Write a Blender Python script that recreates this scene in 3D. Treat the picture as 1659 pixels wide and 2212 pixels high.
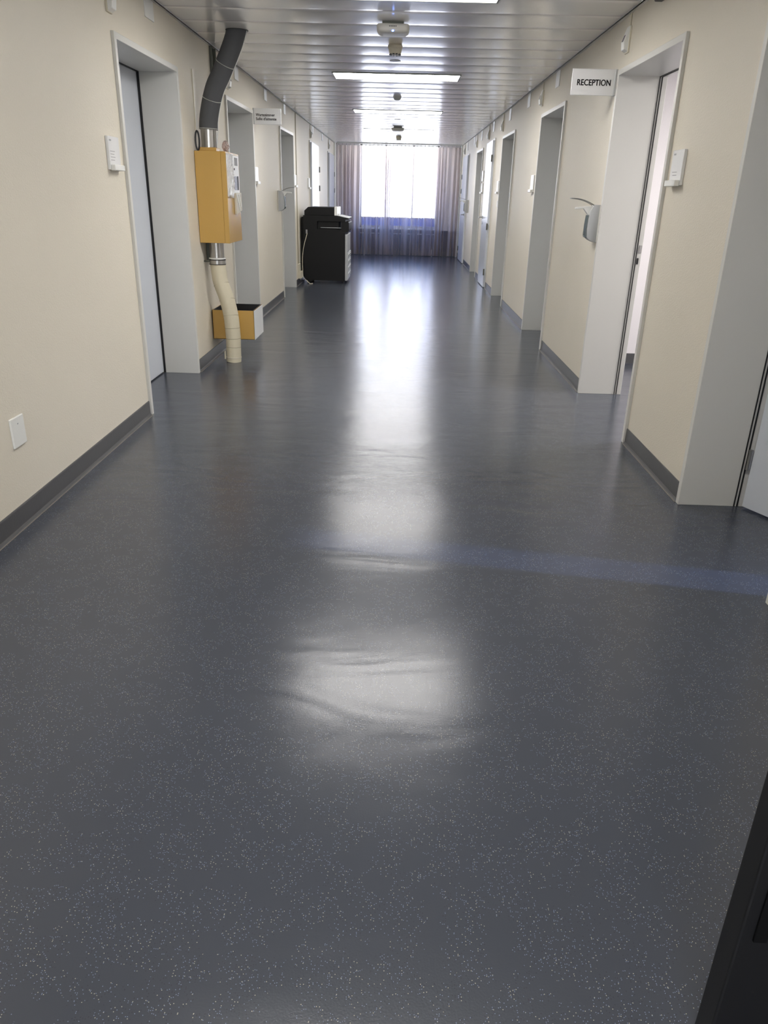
import bpy, bmesh, math, random
from mathutils import Vector, Matrix
random.seed(7)
for o in list(bpy.data.objects): bpy.data.objects.remove(o, do_unlink=True)
scene = bpy.context.scene
col = scene.collection
PI = math.pi

# ------------------------------------------------------------------ camera
CAM_H = 1.39
cam_d = bpy.data.cameras.new('camera')
cam = bpy.data.objects.new('camera', cam_d); col.objects.link(cam)
cam_d.sensor_fit = 'HORIZONTAL'; cam_d.sensor_width = 36.0
cam_d.lens = 36.0 * 1608.94 / 1659.0
cam_d.clip_start = 0.05; cam_d.clip_end = 200
F_PX = 1608.94
Yc = Vector((866 - 829.5, -(421 - 1106), -F_PX)).normalized()
Zc = -Vector((734 - 829.5, -(4880 - 1106), -F_PX)).normalized()
Zc = (Zc - Yc * Zc.dot(Yc)).normalized()
Xc = Yc.cross(Zc)
cam.matrix_world = Matrix.Translation((0, 0, CAM_H)) @ Matrix((Xc, Yc, Zc)).to_4x4()
scene.camera = cam

# ------------------------------------------------------------------ light and exposure
SKY = 8.5
LAMP = 20.0
scene.view_settings.view_transform = 'Standard'
scene.view_settings.look = 'None'
scene.view_settings.gamma = 1.0
scene.view_settings.exposure = 0.44
scene.view_settings.use_curve_mapping = False
w = bpy.data.worlds.new('overcast sky'); scene.world = w; w.use_nodes = True
bgn = w.node_tree.nodes['Background']
bgn.inputs[1].default_value = SKY
_nt = w.node_tree; _tc = _nt.nodes.new('ShaderNodeTexCoord'); _sx = _nt.nodes.new('ShaderNodeSeparateXYZ')
_cr = _nt.nodes.new('ShaderNodeValToRGB')                     # white haze at the horizon, blue sky higher up
_cr.color_ramp.elements[0].position = 0.12; _cr.color_ramp.elements[0].color = (0.96, 0.98, 1.0, 1)
_cr.color_ramp.elements[1].position = 0.42; _cr.color_ramp.elements[1].color = (0.22, 0.42, 1.0, 1)
_nt.links.new(_tc.outputs['Generated'], _sx.inputs[0]); _nt.links.new(_sx.outputs[2], _cr.inputs[0]); _nt.links.new(_cr.outputs[0], bgn.inputs[0])

YB_ = -6.0
def area(name, loc, rot, sx, sy, power, colr, portal=False):
    d = bpy.data.lights.new(name, 'AREA'); d.shape = 'RECTANGLE'; d.size = sx; d.size_y = sy
    d.energy = power; d.color = colr
    o = bpy.data.objects.new(name, d); o.location = loc; o.rotation_euler = rot; col.objects.link(o)
    if portal: d.cycles.is_portal = True
    return o
area('window_portal', (-0.055, 20.22, 1.56), (-PI/2, 0, 0), 1.95, 1.92, 1, (1, 1, 1), True)
area('added_rear_portal', (-0.075, YB_ - 0.15, 1.675), (PI/2, 0, 0), 2.2, 1.5, 1, (1, 1, 1), True)  # serves the window opening added behind the camera
area('office_window_portal', (5.08, 1.4, 1.65), (0, PI/2, 0), 1.5, 1.8, 1, (1, 1, 1), True)
area('reception_ceiling_lamp', (3.3, 5.3, 2.44), (0, 0, 0), 1.2, 0.6, 75, (1, 0.97, 0.95))
sd = bpy.data.lights.new('sun', 'SUN'); sd.energy = 3.0; sd.color = (0.28, 0.45, 1.0); sd.angle = math.radians(1.0)
so = bpy.data.objects.new('sun', sd); col.objects.link(so)
sdir = Vector((-1, 0.168, -math.tan(math.radians(24))))
so.rotation_euler = sdir.to_track_quat('-Z', 'Y').to_euler()

# ------------------------------------------------------------------ materials
def lin(c):
    c = c / 255.0
    return c / 12.92 if c <= 0.04045 else ((c + 0.055) / 1.055) ** 2.4
def rgb(r, g, b): return (lin(r), lin(g), lin(b), 1)
def pmat(name, c, rough=0.5, metal=0.0, spec=0.5, bump=None, var=0.0, emit=None, coat=0.0, alpha=None, trans=0.0):
    m = bpy.data.materials.new(name); m.use_nodes = True
    nt = m.node_tree; b = nt.nodes['Principled BSDF']
    b.inputs['Base Color'].default_value = c
    b.inputs['Roughness'].default_value = rough
    b.inputs['Metallic'].default_value = metal
    b.inputs['Specular IOR Level'].default_value = spec
    b.inputs['Coat Weight'].default_value = coat
    b.inputs['Coat Roughness'].default_value = 0.12
    if trans: b.inputs['Transmission Weight'].default_value = trans
    if emit:
        b.inputs['Emission Color'].default_value = emit[0]; b.inputs['Emission Strength'].default_value = emit[1]
    tc = nt.nodes.new('ShaderNodeTexCoord')
    if var:
        n = nt.nodes.new('ShaderNodeTexNoise'); n.inputs['Scale'].default_value = 3.0; n.inputs['Detail'].default_value = 4
        nt.links.new(tc.outputs['Object'], n.inputs['Vector'])
        mx = nt.nodes.new('ShaderNodeMix'); mx.data_type = 'RGBA'
        mx.inputs[6].default_value = tuple(max(0, x * (1 - var)) for x in c[:3]) + (1,)
        mx.inputs[7].default_value = tuple(min(1, x * (1 + var)) for x in c[:3]) + (1,)
        nt.links.new(n.outputs['Fac'], mx.inputs[0]); nt.links.new(mx.outputs[2], b.inputs['Base Color'])
    if bump:
        sc, st, dist = bump
        n = nt.nodes.new('ShaderNodeTexNoise'); n.inputs['Scale'].default_value = sc; n.inputs['Detail'].default_value = 3
        nt.links.new(tc.outputs['Object'], n.inputs['Vector'])
        bp = nt.nodes.new('ShaderNodeBump'); bp.inputs['Strength'].default_value = st; bp.inputs['Distance'].default_value = dist
        nt.links.new(n.outputs['Fac'], bp.inputs['Height']); nt.links.new(bp.outputs[0], b.inputs['Normal'])
    return m
M = {}
M['wall'] = pmat('cream woodchip wallpaper', rgb(217, 210, 195), 0.5, bump=(130, 0.35, 0.005), var=0.02, spec=0.4)
M['white_wall'] = pmat('white plaster', rgb(222, 219, 222), 0.7, bump=(150, 0.2, 0.003))
M['frame'] = pmat('light grey lacquered steel', rgb(208, 207, 202), 0.35, bump=(60, 0.05, 0.002), var=0.015)
M['leaf'] = pmat('pale grey door laminate', rgb(206, 211, 220), 0.27, var=0.01, bump=(25, 0.03, 0.002))
M['skirt'] = pmat('dark grey vinyl skirting', rgb(80, 80, 82), 0.34, var=0.1, bump=(40, 0.15, 0.002))
M['seam'] = pmat('pale weld seam', rgb(132, 126, 116), 0.5, var=0.05)
M['black'] = pmat('black rubber', rgb(22, 22, 24), 0.5, var=0.05)
M['copier'] = pmat('black grained plastic', rgb(9, 9, 10), 0.5, spec=0.3, bump=(300, 0.1, 0.001), var=0.05)
M['copier_dark'] = pmat('deep black plastic', rgb(8, 8, 9), 0.6, var=0.05)
M['silver'] = pmat('silver grey plastic', rgb(178, 180, 182), 0.4, var=0.02)
M['white'] = pmat('white plastic', rgb(226, 226, 222), 0.32, var=0.01)
M['cream'] = pmat('cream plastic', rgb(206, 199, 180), 0.4, var=0.02)
M['yellow'] = pmat('ochre yellow powder coat', rgb(192, 154, 84), 0.24, bump=(220, 0.1, 0.002), var=0.03)
M['foam'] = pmat('grey foam insulation', rgb(82, 83, 86), 0.85, bump=(180, 0.3, 0.003), var=0.06)
M['tie'] = pmat('pale cable tie', rgb(172, 172, 166), 0.45, var=0.03)
M['metal'] = pmat('galvanised sheet steel', rgb(178, 176, 172), 0.28, metal=0.9, var=0.08, bump=(20, 0.1, 0.003))
M['steel'] = pmat('brushed steel', rgb(170, 170, 168), 0.3, metal=1.0, var=0.03)
M['duct'] = pmat('beige wrapped duct tape', rgb(206, 198, 174), 0.5, bump=(30, 0.15, 0.004), var=0.04)
M['duct_line'] = pmat('tape edge', rgb(140, 132, 104), 0.6, var=0.05)
M['sign'] = pmat('white sign plate', rgb(226, 226, 226), 0.25, var=0.01)
M['ink'] = pmat('black lettering', rgb(30, 30, 32), 0.5, var=0.02)
M['greyink'] = pmat('grey print', rgb(148, 148, 150), 0.6, var=0.02)
M['lens'] = pmat('dark red lens', rgb(74, 40, 36), 0.2, var=0.05)
M['film'] = pmat('crinkled clear film', rgb(225, 225, 225), 0.10, bump=(11, 0.9, 0.03), coat=0.5)
M['paper'] = pmat('white paper', rgb(232, 232, 228), 0.6, var=0.02)
M['screen'] = pmat('grey display', rgb(92, 96, 100), 0.15, var=0.05)
M['rail'] = pmat('dark green grey steel', rgb(84, 86, 78), 0.4, metal=0.4, var=0.08)
M['pink'] = pmat('crumpled pinkish film', rgb(228, 208, 202), 0.25, bump=(60, 0.8, 0.02), trans=0.6)
M['led'] = pmat('blue indicator', rgb(60, 90, 255), 0.3, emit=((0.15, 0.3, 1, 1), 9.0))
M['diffuser'] = pmat('lit opal diffuser', rgb(240, 240, 238), 0.5, emit=((1.0, 0.972, 0.935, 1), LAMP))
M['diffuser_off'] = M['diffuser']
M['radiator'] = pmat('white radiator enamel', rgb(225, 225, 222), 0.35, var=0.01)
M['low_shade'] = pmat('shade tone below window', rgb(62, 58, 72), 0.5, var=0.05)  # dark colour painted in as shade behind the lower curtain
M['apwhite'] = pmat('off white housing', rgb(205, 203, 196), 0.4, var=0.02)

def floor_mat():
    m = bpy.data.materials.new('speckled blue grey vinyl'); m.use_nodes = True
    nt = m.node_tree; b = nt.nodes['Principled BSDF']; N = nt.nodes.new; L = nt.links.new
    tc = N('ShaderNodeTexCoord')
    base = N('ShaderNodeTexNoise'); base.inputs['Scale'].default_value = 2.2; base.inputs['Detail'].default_value = 5
    L(tc.outputs['Object'], base.inputs['Vector'])
    mx = N('ShaderNodeMix'); mx.data_type = 'RGBA'
    mx.inputs[6].default_value = rgb(63, 67, 75); mx.inputs[7].default_value = rgb(66, 70, 79)
    L(base.outputs['Fac'], mx.inputs[0])
    prev = mx.outputs[2]
    for sc, thr, pick, c in ((170, 0.155, 0.905, rgb(170, 165, 150)), (260, 0.22, 0.88, rgb(122, 132, 158)), (210, 0.25, 0.85, rgb(58, 60, 68))):
        v = N('ShaderNodeTexVoronoi'); v.inputs['Scale'].default_value = sc; v.voronoi_dimensions = '2D'
        L(tc.outputs['Object'], v.inputs['Vector'])
        lt = N('ShaderNodeMath'); lt.operation = 'LESS_THAN'; lt.inputs[1].default_value = thr
        L(v.outputs['Distance'], lt.inputs[0])
        sp = N('ShaderNodeSeparateColor'); L(v.outputs['Color'], sp.inputs[0])
        gt = N('ShaderNodeMath'); gt.operation = 'GREATER_THAN'; gt.inputs[1].default_value = pick
        L(sp.outputs[0], gt.inputs[0])
        mu = N('ShaderNodeMath'); mu.operation = 'MULTIPLY'; L(lt.outputs[0], mu.inputs[0]); L(gt.outputs[0], mu.inputs[1])
        # clumpy distribution
        cl = N('ShaderNodeTexNoise'); cl.inputs['Scale'].default_value = 14; cl.inputs['Detail'].default_value = 2
        L(tc.outputs['Object'], cl.inputs['Vector'])
        cg = N('ShaderNodeMath'); cg.operation = 'GREATER_THAN'; cg.inputs[1].default_value = 0.44
        L(cl.outputs['Fac'], cg.inputs[0])
        mv = N('ShaderNodeMath'); mv.operation = 'MULTIPLY'; L(mu.outputs[0], mv.inputs[0]); L(cg.outputs[0], mv.inputs[1])
        k = N('ShaderNodeMix'); k.data_type = 'RGBA'; k.inputs[7].default_value = c
        L(mv.outputs[0], k.inputs[0]); L(prev, k.inputs[6]); prev = k.outputs[2]
    L(prev, b.inputs['Base Color'])
    b.inputs['Roughness'].default_value = 0.21
    b.inputs['Specular IOR Level'].default_value = 0.44
    # wavy laying marks plus fine orange peel
    n1 = N('ShaderNodeTexNoise'); n1.inputs['Scale'].default_value = 1.9; n1.inputs['Detail'].default_value = 2.5; n1.inputs['Distortion'].default_value = 0.8
    mp = N('ShaderNodeMapping'); mp.inputs['Scale'].default_value = (0.8, 1.9, 1); L(tc.outputs['Object'], mp.inputs[0]); L(mp.outputs[0], n1.inputs['Vector'])
    b1 = N('ShaderNodeBump'); b1.inputs['Strength'].default_value = 0.32; b1.inputs['Distance'].default_value = 0.012
    L(n1.outputs['Fac'], b1.inputs['Height'])
    n2 = N('ShaderNodeTexNoise'); n2.inputs['Scale'].default_value = 230; n2.inputs['Detail'].default_value = 2
    L(tc.outputs['Object'], n2.inputs['Vector'])
    b2 = N('ShaderNodeBump'); b2.inputs['Strength'].default_value = 0.25; b2.inputs['Distance'].default_value = 0.0008
    L(n2.outputs['Fac'], b2.inputs['Height']); L(b1.outputs[0], b2.inputs['Normal']); L(b2.outputs[0], b.inputs['Normal'])
    return m
M['floor'] = floor_mat()
M['ceiling'] = pmat('glossy grey ceiling panel', rgb(243, 242, 240), 0.19, metal=0.3, spec=0.7, var=0.01)

def curtain_mat():
    m = bpy.data.materials.new('sheer violet grey voile'); m.use_nodes = True
    nt = m.node_tree; N = nt.nodes.new; L = nt.links.new
    for n in list(nt.nodes): nt.nodes.remove(n)
    out = N('ShaderNodeOutputMaterial')
    tr = N('ShaderNodeBsdfTransparent'); tr.inputs[0].default_value = (0.92, 0.92, 0.97, 1)
    di = N('ShaderNodeBsdfDiffuse'); di.inputs[0].default_value = rgb(165, 153, 146)
    tl = N('ShaderNodeBsdfTranslucent'); tl.inputs[0].default_value = rgb(204, 188, 182)
    a = N('ShaderNodeMixShader'); a.inputs[0].default_value = 0.5; L(di.outputs[0], a.inputs[1]); L(tl.outputs[0], a.inputs[2])
    tc = N('ShaderNodeTexCoord'); wv = N('ShaderNodeTexNoise'); wv.inputs['Scale'].default_value = 9
    mp = N('ShaderNodeMapping'); mp.inputs['Scale'].default_value = (1, 1, 0.03)
    L(tc.outputs['Object'], mp.inputs[0]); L(mp.outputs[0], wv.inputs['Vector'])
    mr = N('ShaderNodeMapRange'); mr.inputs[1].default_value = 0.3; mr.inputs[2].default_value = 0.7
    mr.inputs[3].default_value = 0.18; mr.inputs[4].default_value = 0.75; L(wv.outputs['Fac'], mr.inputs[0])
    b = N('ShaderNodeMixShader'); L(mr.outputs[0], b.inputs[0]); L(tr.outputs[0], b.inputs[1]); L(a.outputs[0], b.inputs[2])
    L(b.outputs[0], out.inputs[0])
    return m
M['curtain'] = curtain_mat()
def glass_mat(name, tint, mixv=0.08):
    m = bpy.data.materials.new(name); m.use_nodes = True
    nt = m.node_tree; N = nt.nodes.new; L = nt.links.new
    for n in list(nt.nodes): nt.nodes.remove(n)
    out = N('ShaderNodeOutputMaterial'); tr = N('ShaderNodeBsdfTransparent'); tr.inputs[0].default_value = tint
    gl = N('ShaderNodeBsdfGlossy'); gl.inputs['Roughness'].default_value = 0.03
    mx = N('ShaderNodeMixShader'); mx.inputs[0].default_value = mixv
    L(tr.outputs[0], mx.inputs[1]); L(gl.outputs[0], mx.inputs[2]); L(mx.outputs[0], out.inputs[0])
    return m
M['glass'] = glass_mat('window glass', (0.96, 0.98, 1, 1))
M['blueglass'] = glass_mat('added blue tint glass', (0.085, 0.105, 0.22, 1))  # tint added to colour the light low in the window blue
M['bottle'] = glass_mat('tinted clear bottle', (0.45, 0.5, 0.5, 1), 0.15)

# ------------------------------------------------------------------ mesh helpers
class MB:
    def __init__(s): s.bm = bmesh.new(); s.smooth = False
    def box(s, a, b, bev=0.0, seg=2):
        x0, x1 = sorted((a[0], b[0])); y0, y1 = sorted((a[1], b[1])); z0, z1 = sorted((a[2], b[2]))
        t = bmesh.new()
        bmesh.ops.create_cube(t, size=1)
        for v in t.verts:
            v.co = Vector((x0 + (v.co.x + .5) * (x1 - x0), y0 + (v.co.y + .5) * (y1 - y0), z0 + (v.co.z + .5) * (z1 - z0)))
        if bev: bmesh.ops.bevel(t, geom=list(t.edges), offset=bev, segments=seg, profile=0.5, affect='EDGES')
        s._add(t); return s
    def _add(s, t, mat=None):
        me = bpy.data.meshes.new('tmp'); t.to_mesh(me); t.free()
        if mat is not None: me.transform(mat)
        s.bm.from_mesh(me); bpy.data.meshes.remove(me)
    def prism(s, pts, axis, a, b, bev=0.0):
        """pts: 2D outline; axis 'y': pts are (x,z), extruded y=a..b; axis 'x': pts are (y,z); axis 'z': pts are (x,y)"""
        t = bmesh.new()
        def P(p, c): return {'y': (p[0], c, p[1]), 'x': (c, p[0], p[1]), 'z': (p[0], p[1], c)}[axis]
        va = [t.verts.new(P(p, a)) for p in pts]; vb = [t.verts.new(P(p, b)) for p in pts]
        t.faces.new(va); t.faces.new(vb[::-1])
        n = len(pts)
        for i in range(n): t.faces.new((va[i], va[(i + 1) % n], vb[(i + 1) % n], vb[i]))
        bmesh.ops.recalc_face_normals(t, faces=t.faces)
        if bev: bmesh.ops.bevel(t, geom=list(t.edges), offset=bev, segments=2, profile=0.5, affect='EDGES')
        s._add(t); return s
    def lathe(s, prof, seg=32, loc=(0, 0, 0), rot=None):
        """prof: list of (r,z) from one end to the other"""
        t = bmesh.new(); rings = []
        for r, z in prof:
            rings.append([t.verts.new((max(r, 1e-5) * math.cos(2 * PI * k / seg), max(r, 1e-5) * math.sin(2 * PI * k / seg), z)) for k in range(seg)])
        for a, b in zip(rings, rings[1:]):
            for k in range(seg): t.faces.new((a[k], a[(k + 1) % seg], b[(k + 1) % seg], b[k]))
        t.faces.new(rings[0][::-1]); t.faces.new(rings[-1])
        bmesh.ops.recalc_face_normals(t, faces=t.faces)
        mt = Matrix.Translation(loc)
        if rot: mt = mt @ rot
        s._add(t, mt); s.smooth = True; return s
    def tube(s, path, r, seg=14, cap=True):
        """path: list of points; r: number or list"""
        pts = [Vector(p) for p in path]; t = bmesh.new(); rings = []
        up = Vector((0, 1, 0.001))
        for i, p in enumerate(pts):
            d = (pts[min(i + 1, len(pts) - 1)] - pts[max(i - 1, 0)]).normalized()
            a = d.cross(up)
            if a.length < 0.05: a = d.cross(Vector((0, 0, 1)))
            a.normalize(); b = d.cross(a).normalized()
            rr = r[i] if isinstance(r, (list, tuple)) else r
            rings.append([t.verts.new(p + a * rr * math.cos(2 * PI * k / seg) + b * rr * math.sin(2 * PI * k / seg)) for k in range(seg)])
        for a, b in zip(rings, rings[1:]):
            for k in range(seg): t.faces.new((a[k], a[(k + 1) % seg], b[(k + 1) % seg], b[k]))
        if cap: t.faces.new(rings[0][::-1]); t.faces.new(rings[-1])
        bmesh.ops.recalc_face_normals(t, faces=t.faces)
        s._add(t); s.smooth = True; return s
    def build(s, name, mat, parent=None, loc=None, smooth=None):
        me = bpy.data.meshes.new(name); s.bm.to_mesh(me); s.bm.free()
        me.materials.append(mat)
        if loc is not None: me.transform(Matrix.Translation(-Vector(loc)))
        elif parent is not None: me.transform(Matrix.Translation(-world_loc(parent)))
        if s.smooth or smooth:
            for p in me.polygons: p.use_smooth = True
            me.set_sharp_from_angle(angle=math.radians(35))
        o = bpy.data.objects.new(name, me); col.objects.link(o)
        if parent is not None: o.parent = parent
        elif loc is not None: o.location = loc
        return o
def world_loc(o):
    v = Vector(o.location)
    while o.parent: o = o.parent; v += Vector(o.location)
    return v
def smooth_path(pts, n=6):
    P = [Vector(p) for p in pts]; out = []
    for i in range(len(P) - 1):
        p0 = P[max(i - 1, 0)]; p1 = P[i]; p2 = P[i + 1]; p3 = P[min(i + 2, len(P) - 1)]
        for k in range(n):
            t = k / n
            out.append(0.5 * ((2 * p1) + (-p0 + p2) * t + (2 * p0 - 5 * p1 + 4 * p2 - p3) * t * t + (-p0 + 3 * p1 - 3 * p2 + p3) * t ** 3))
    out.append(P[-1]); return out
def thing(name, loc, label, cat, group=None):
    o = bpy.data.objects.new(name, None); o.location = loc; o.empty_display_size = 0.05; col.objects.link(o)
    o['label'] = label; o['category'] = cat
    if group: o['group'] = group
    return o
def tag(o, label, cat, group=None):
    o['label'] = label; o['category'] = cat
    if group: o['group'] = group
    return o
def struct(o): o['kind'] = 'structure'; return o
def copy_thing(root, loc, label, group=None):
    r = root.copy(); col.objects.link(r); r.location = loc; r['label'] = label
    if group: r['group'] = group
    for ch in root.children:
        c = ch.copy(); col.objects.link(c); c.parent = r
        for g in ch.children:
            d = g.copy(); col.objects.link(d); d.parent = c
    return r
def text_mesh(txt, name, mat, parent, origin, width, facing='-y', bold=0.0, line=1.0, height=None, align='LEFT'):
    """lettering lying in the XZ plane, read from -Y"""
    cu = bpy.data.curves.new(name, 'FONT'); cu.body = txt; cu.size = 1.0; cu.extrude = 0.004; cu.offset = 0.0
    cu.align_x = 'LEFT'; cu.space_line = line
    tmp = bpy.data.objects.new('tmp', cu); col.objects.link(tmp)
    bpy.context.view_layer.update()
    dg = bpy.context.evaluated_depsgraph_get()
    me = bpy.data.meshes.new_from_object(tmp.evaluated_get(dg))
    bpy.data.objects.remove(tmp, do_unlink=True)
    xs = [v.co.x for v in me.vertices]; ys = [v.co.y for v in me.vertices]
    s = width / (max(xs) - min(xs)); sy = s if height is None else height / (max(ys) - min(ys))
    for v in me.vertices:
        x = (v.co.x - min(xs)) * s; y = (v.co.y - max(ys)) * sy; z = v.co.z
        v.co = (x, -z * 0.1, y)
    if bold:                                             # heavier strokes: the letters repeated a hair apart
        b_ = bmesh.new()
        for dx, dy in ((-bold, 0), (bold, 0), (0, bold * 0.6), (0, -bold * 0.6), (0, 0)):
            t_ = me.copy(); t_.transform(Matrix.Translation((dx * s, 0, dy * sy))); b_.from_mesh(t_); bpy.data.meshes.remove(t_)
        b_.to_mesh(me); b_.free()
    me.name = name; me.materials.clear(); me.materials.append(mat)
    o = bpy.data.objects.new(name, me); col.objects.link(o); o.parent = parent
    o.location = Vector(origin) - world_loc(parent)
    return o

XL, XR, ZC = -1.633, 1.445, 2.505
YB, YE = -6.0, 19.95
DEP = 0.312

# ------------------------------------------------------------------ floor and ceiling
fm = MB()
fm.box((-2.2, YB - 0.1, -0.05), (5.2, YE + 0.3, 0.0))
struct(fm.build('floor', M['floor']))

# ceiling: glossy metal planks lying across the corridor, each very slightly crowned, with a groove between
bm = bmesh.new()
P = 0.425; y = 8.39 - 34 * P
prof = []
while y < YE:
    g = 0.004
    prof.append((y - g, 0.012)); prof.append((y - g + 0.0005, 0.0015))
    for k in range(9):
        t = k / 8; prof.append((y + 0.001 + t * (P - 2 * g - 0.002), -0.0032 * (1 - (2 * t - 1) ** 2)))
    prof.append((y + P - g - 0.0011, 0.001)); prof.append((y + P - g - 0.0006, 0.012))
    y += P
x0, x1 = XL + 0.008, XR - 0.008
row0 = [bm.verts.new((x0, a, ZC + b)) for a, b in prof]; row1 = [bm.verts.new((x1, a, ZC + b)) for a, b in prof]
for i in range(len(prof) - 1): bm.faces.new((row0[i], row1[i], row1[i + 1], row0[i + 1]))
bmesh.ops.recalc_face_normals(bm, faces=bm.faces)
if bm.faces[0].normal.z > 0: bmesh.ops.reverse_faces(bm, faces=bm.faces)
me = bpy.data.meshes.new('ceiling'); bm.to_mesh(me); bm.free(); me.materials.append(M['ceiling'])
for p in me.polygons: p.use_smooth = True
me.set_sharp_from_angle(angle=math.radians(20))
ce = bpy.data.objects.new('ceiling', me); col.objects.link(ce); struct(ce)
struct(MB().box((-2.3, YB - 0.3, ZC + 0.03), (5.3, YE + 0.4, ZC + 0.1)).build('ceiling_slab', M['white_wall']))
for s, X in ((-1, XL), (1, XR)):
    t = MB()
    t.box((X, YB, ZC - 0.012), (X - s * 0.022, YE, ZC - 0.006)); t.box((X - s * 0.020, YB, ZC - 0.012), (X - s * 0.022, YE, ZC + 0.002))
    struct(t.build('trim_1' if s < 0 else 'trim_2', M['frame']))

# ------------------------------------------------------------------ walls with door openings
FT = 2.19
LD = [('niche', 4.80, 6.09), ('niche', 7.68, 9.02), ('niche', 10.98, 12.30), ('flush', 14.50, 15.78), ('flush', 18.03, 19.34)]
RD = [('open', 2.46, 3.50), ('open', 4.47, 5.77), ('niche', 7.50, 8.73), ('niche', 10.66, 11.90), ('flush', 12.88, 13.82), ('niche', 14.66, 15.78), ('flush', 17.62, 18.90)]
def make_wall(name, X, s, doors, outer):
    m = MB(); ycur = YB
    for kind, a, b in doors:
        if kind == 'flush': continue
        m.box((X, ycur, 0), (X + s * DEP, a + 0.004, ZC + 0.03))
        m.box((X, a + 0.004, FT - 0.004), (X + s * DEP, b - 0.004, ZC + 0.03))
        ycur = b - 0.004
    m.box((X, ycur, 0), (X + s * DEP, YE + 0.2, ZC + 0.03))
    for a, b in outer: m.box((X + s * DEP, a, 0), (X + s * (DEP + 0.1), b, ZC + 0.03))
    return struct(m.build(name, M['wall']))
make_wall('wall_left', XL, -1, LD, [(YB, YE + 0.2)])
make_wall('wall_right', XR, 1, RD, [(7.06, YE + 0.2)])
m = MB()                                                      # the corridor's unseen other end; window opening added to light camera-facing sides
m.box((XL - 0.3, YB - 0.1, 0), (-1.2, YB, ZC + 0.03)); m.box((1.05, YB - 0.1, 0), (XR + 0.3, YB, ZC + 0.03))
m.box((-1.2, YB - 0.1, 0), (1.05, YB, 0.9)); m.box((-1.2, YB - 0.1, 2.45), (1.05, YB, ZC + 0.03))
struct(m.build('wall_back', M['wall']))

# end wall with the window opening
WX0, WX1, WZ0, WZ1 = -1.02, 0.91, 0.62, 2.502
m = MB()
m.box((XL - 0.1, YE, 0), (WX0, YE + 0.26, ZC + 0.03)); m.box((WX1, YE, 0), (XR + 0.1, YE + 0.26, ZC + 0.03))
m.box((WX0, YE, 0), (WX1, YE + 0.26, WZ0)); m.box((WX0, YE, WZ1), (WX1, YE + 0.26, ZC + 0.03))
struct(m.build('wall_end', M['white_wall']))
struct(MB().box((XL, YE - 0.012, 0.1), (XR, YE, 0.585)).build('trim_shade', M['low_shade']))  # added dark panel that makes the curtain hem look shaded
# window
we = bpy.data.objects.new('window_1', None); we.location = (-0.055, YE + 0.15, WZ0); col.objects.link(we); struct(we)
m = MB(); fy0, fy1 = YE + 0.12, YE + 0.18
m.box((WX0, fy0, WZ0), (WX0 + 0.05, fy1, WZ1), 0.004); m.box((WX1 - 0.05, fy0, WZ0), (WX1, fy1, WZ1), 0.004)
m.box((WX0, fy0, WZ0), (WX1, fy1, WZ0 + 0.05), 0.004); m.box((WX0, fy0, WZ1 - 0.03), (WX1, fy1, WZ1), 0.004)
for xm in (-0.385, 0.288): m.box((xm - 0.016, fy0, WZ0), (xm + 0.016, fy1, WZ1), 0.004)
m.box((WX0, fy0, 0.845), (WX1, fy1, 0.872), 0.004)
m.build('window_frame', M['white'], we)
for a, b in ((WX0 + 0.05, -0.401), (-0.369, 0.272), (0.304, WX1 - 0.05)):
    MB().box((a, YE + 0.145, 0.872), (b, YE + 0.151, WZ1 - 0.03)).build('pane', M['glass'], we)
    MB().box((a, YE + 0.145, WZ0 + 0.05), (b, YE + 0.151, 0.845)).build('added_blue_pane', M['blueglass'], we)  # lower panes added to put a blue tone behind the curtain
MB().box((WX0 - 0.03, YE - 0.09, WZ0 - 0.03), (WX1 + 0.03, YE + 0.12, WZ0), 0.006).build('window_sill', M['white'], we)

# neighbouring rooms on the right
RZ = ZC + 0.03
m = MB()
m.box((XR + DEP, 6.96, 0), (5.1, 7.06, RZ)); m.box((5.0, 3.62, 0), (5.1, 6.96, RZ)); m.box((XR + DEP, 3.56, 0), (5.1, 3.66, RZ))
struct(m.build('wall_reception', M['white_wall']))
m = MB()
m.box((XR + DEP, YB, 0), (5.1, YB + 0.1, RZ))
m.box((5.0, YB, 0), (5.1, 0.65, RZ)); m.box((5.0, 2.15, 0), (5.1, 3.56, RZ)); m.box((5.0, 0.65, 0), (5.1, 2.15, 0.75)); m.box((5.0, 0.65, 2.44), (5.1, 2.15, RZ))
struct(m.build('wall_office', M['white_wall']))
struct(MB().box((XR + DEP, 6.95, 0), (5.0, 6.96, 0.092)).build('baseboard_reception', M['skirt']))

# ------------------------------------------------------------------ skirting
def skirting(name, X, s, doors, extra_gap):
    m = MB(); sm = MB(); ycur = YB
    def seg(a, b):
        if b - a < 0.03: return
        pts = [(0, 0), (0.020, 0.0), (0.020, 0.0015), (0.012, 0.004), (0.0075, 0.012), (0.006, 0.09), (0.004, 0.095), (0, 0.095)]
        m.prism([(X - s * px, pz) for px, pz in pts], 'y', a, b)
        sm.box((X - s * 0.020, a, 0), (X - s * 0.024, b, 0.0022))
    for kind, a, b in doors:
        seg(ycur, a - 0.001); ycur = b + 0.001
    seg(ycur, YE)
    o = struct(m.build(name, M['skirt']))
    sm.build('weld_seam', M['seam'], o)
skirting('baseboard_left', XL, -1, LD, None)
skirting('baseboard_right', XR, 1, RD, None)
struct(MB().box((XL, YE - 0.008, 0), (XR, YE, 0.10)).build('baseboard_end', M['skirt']))

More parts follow.
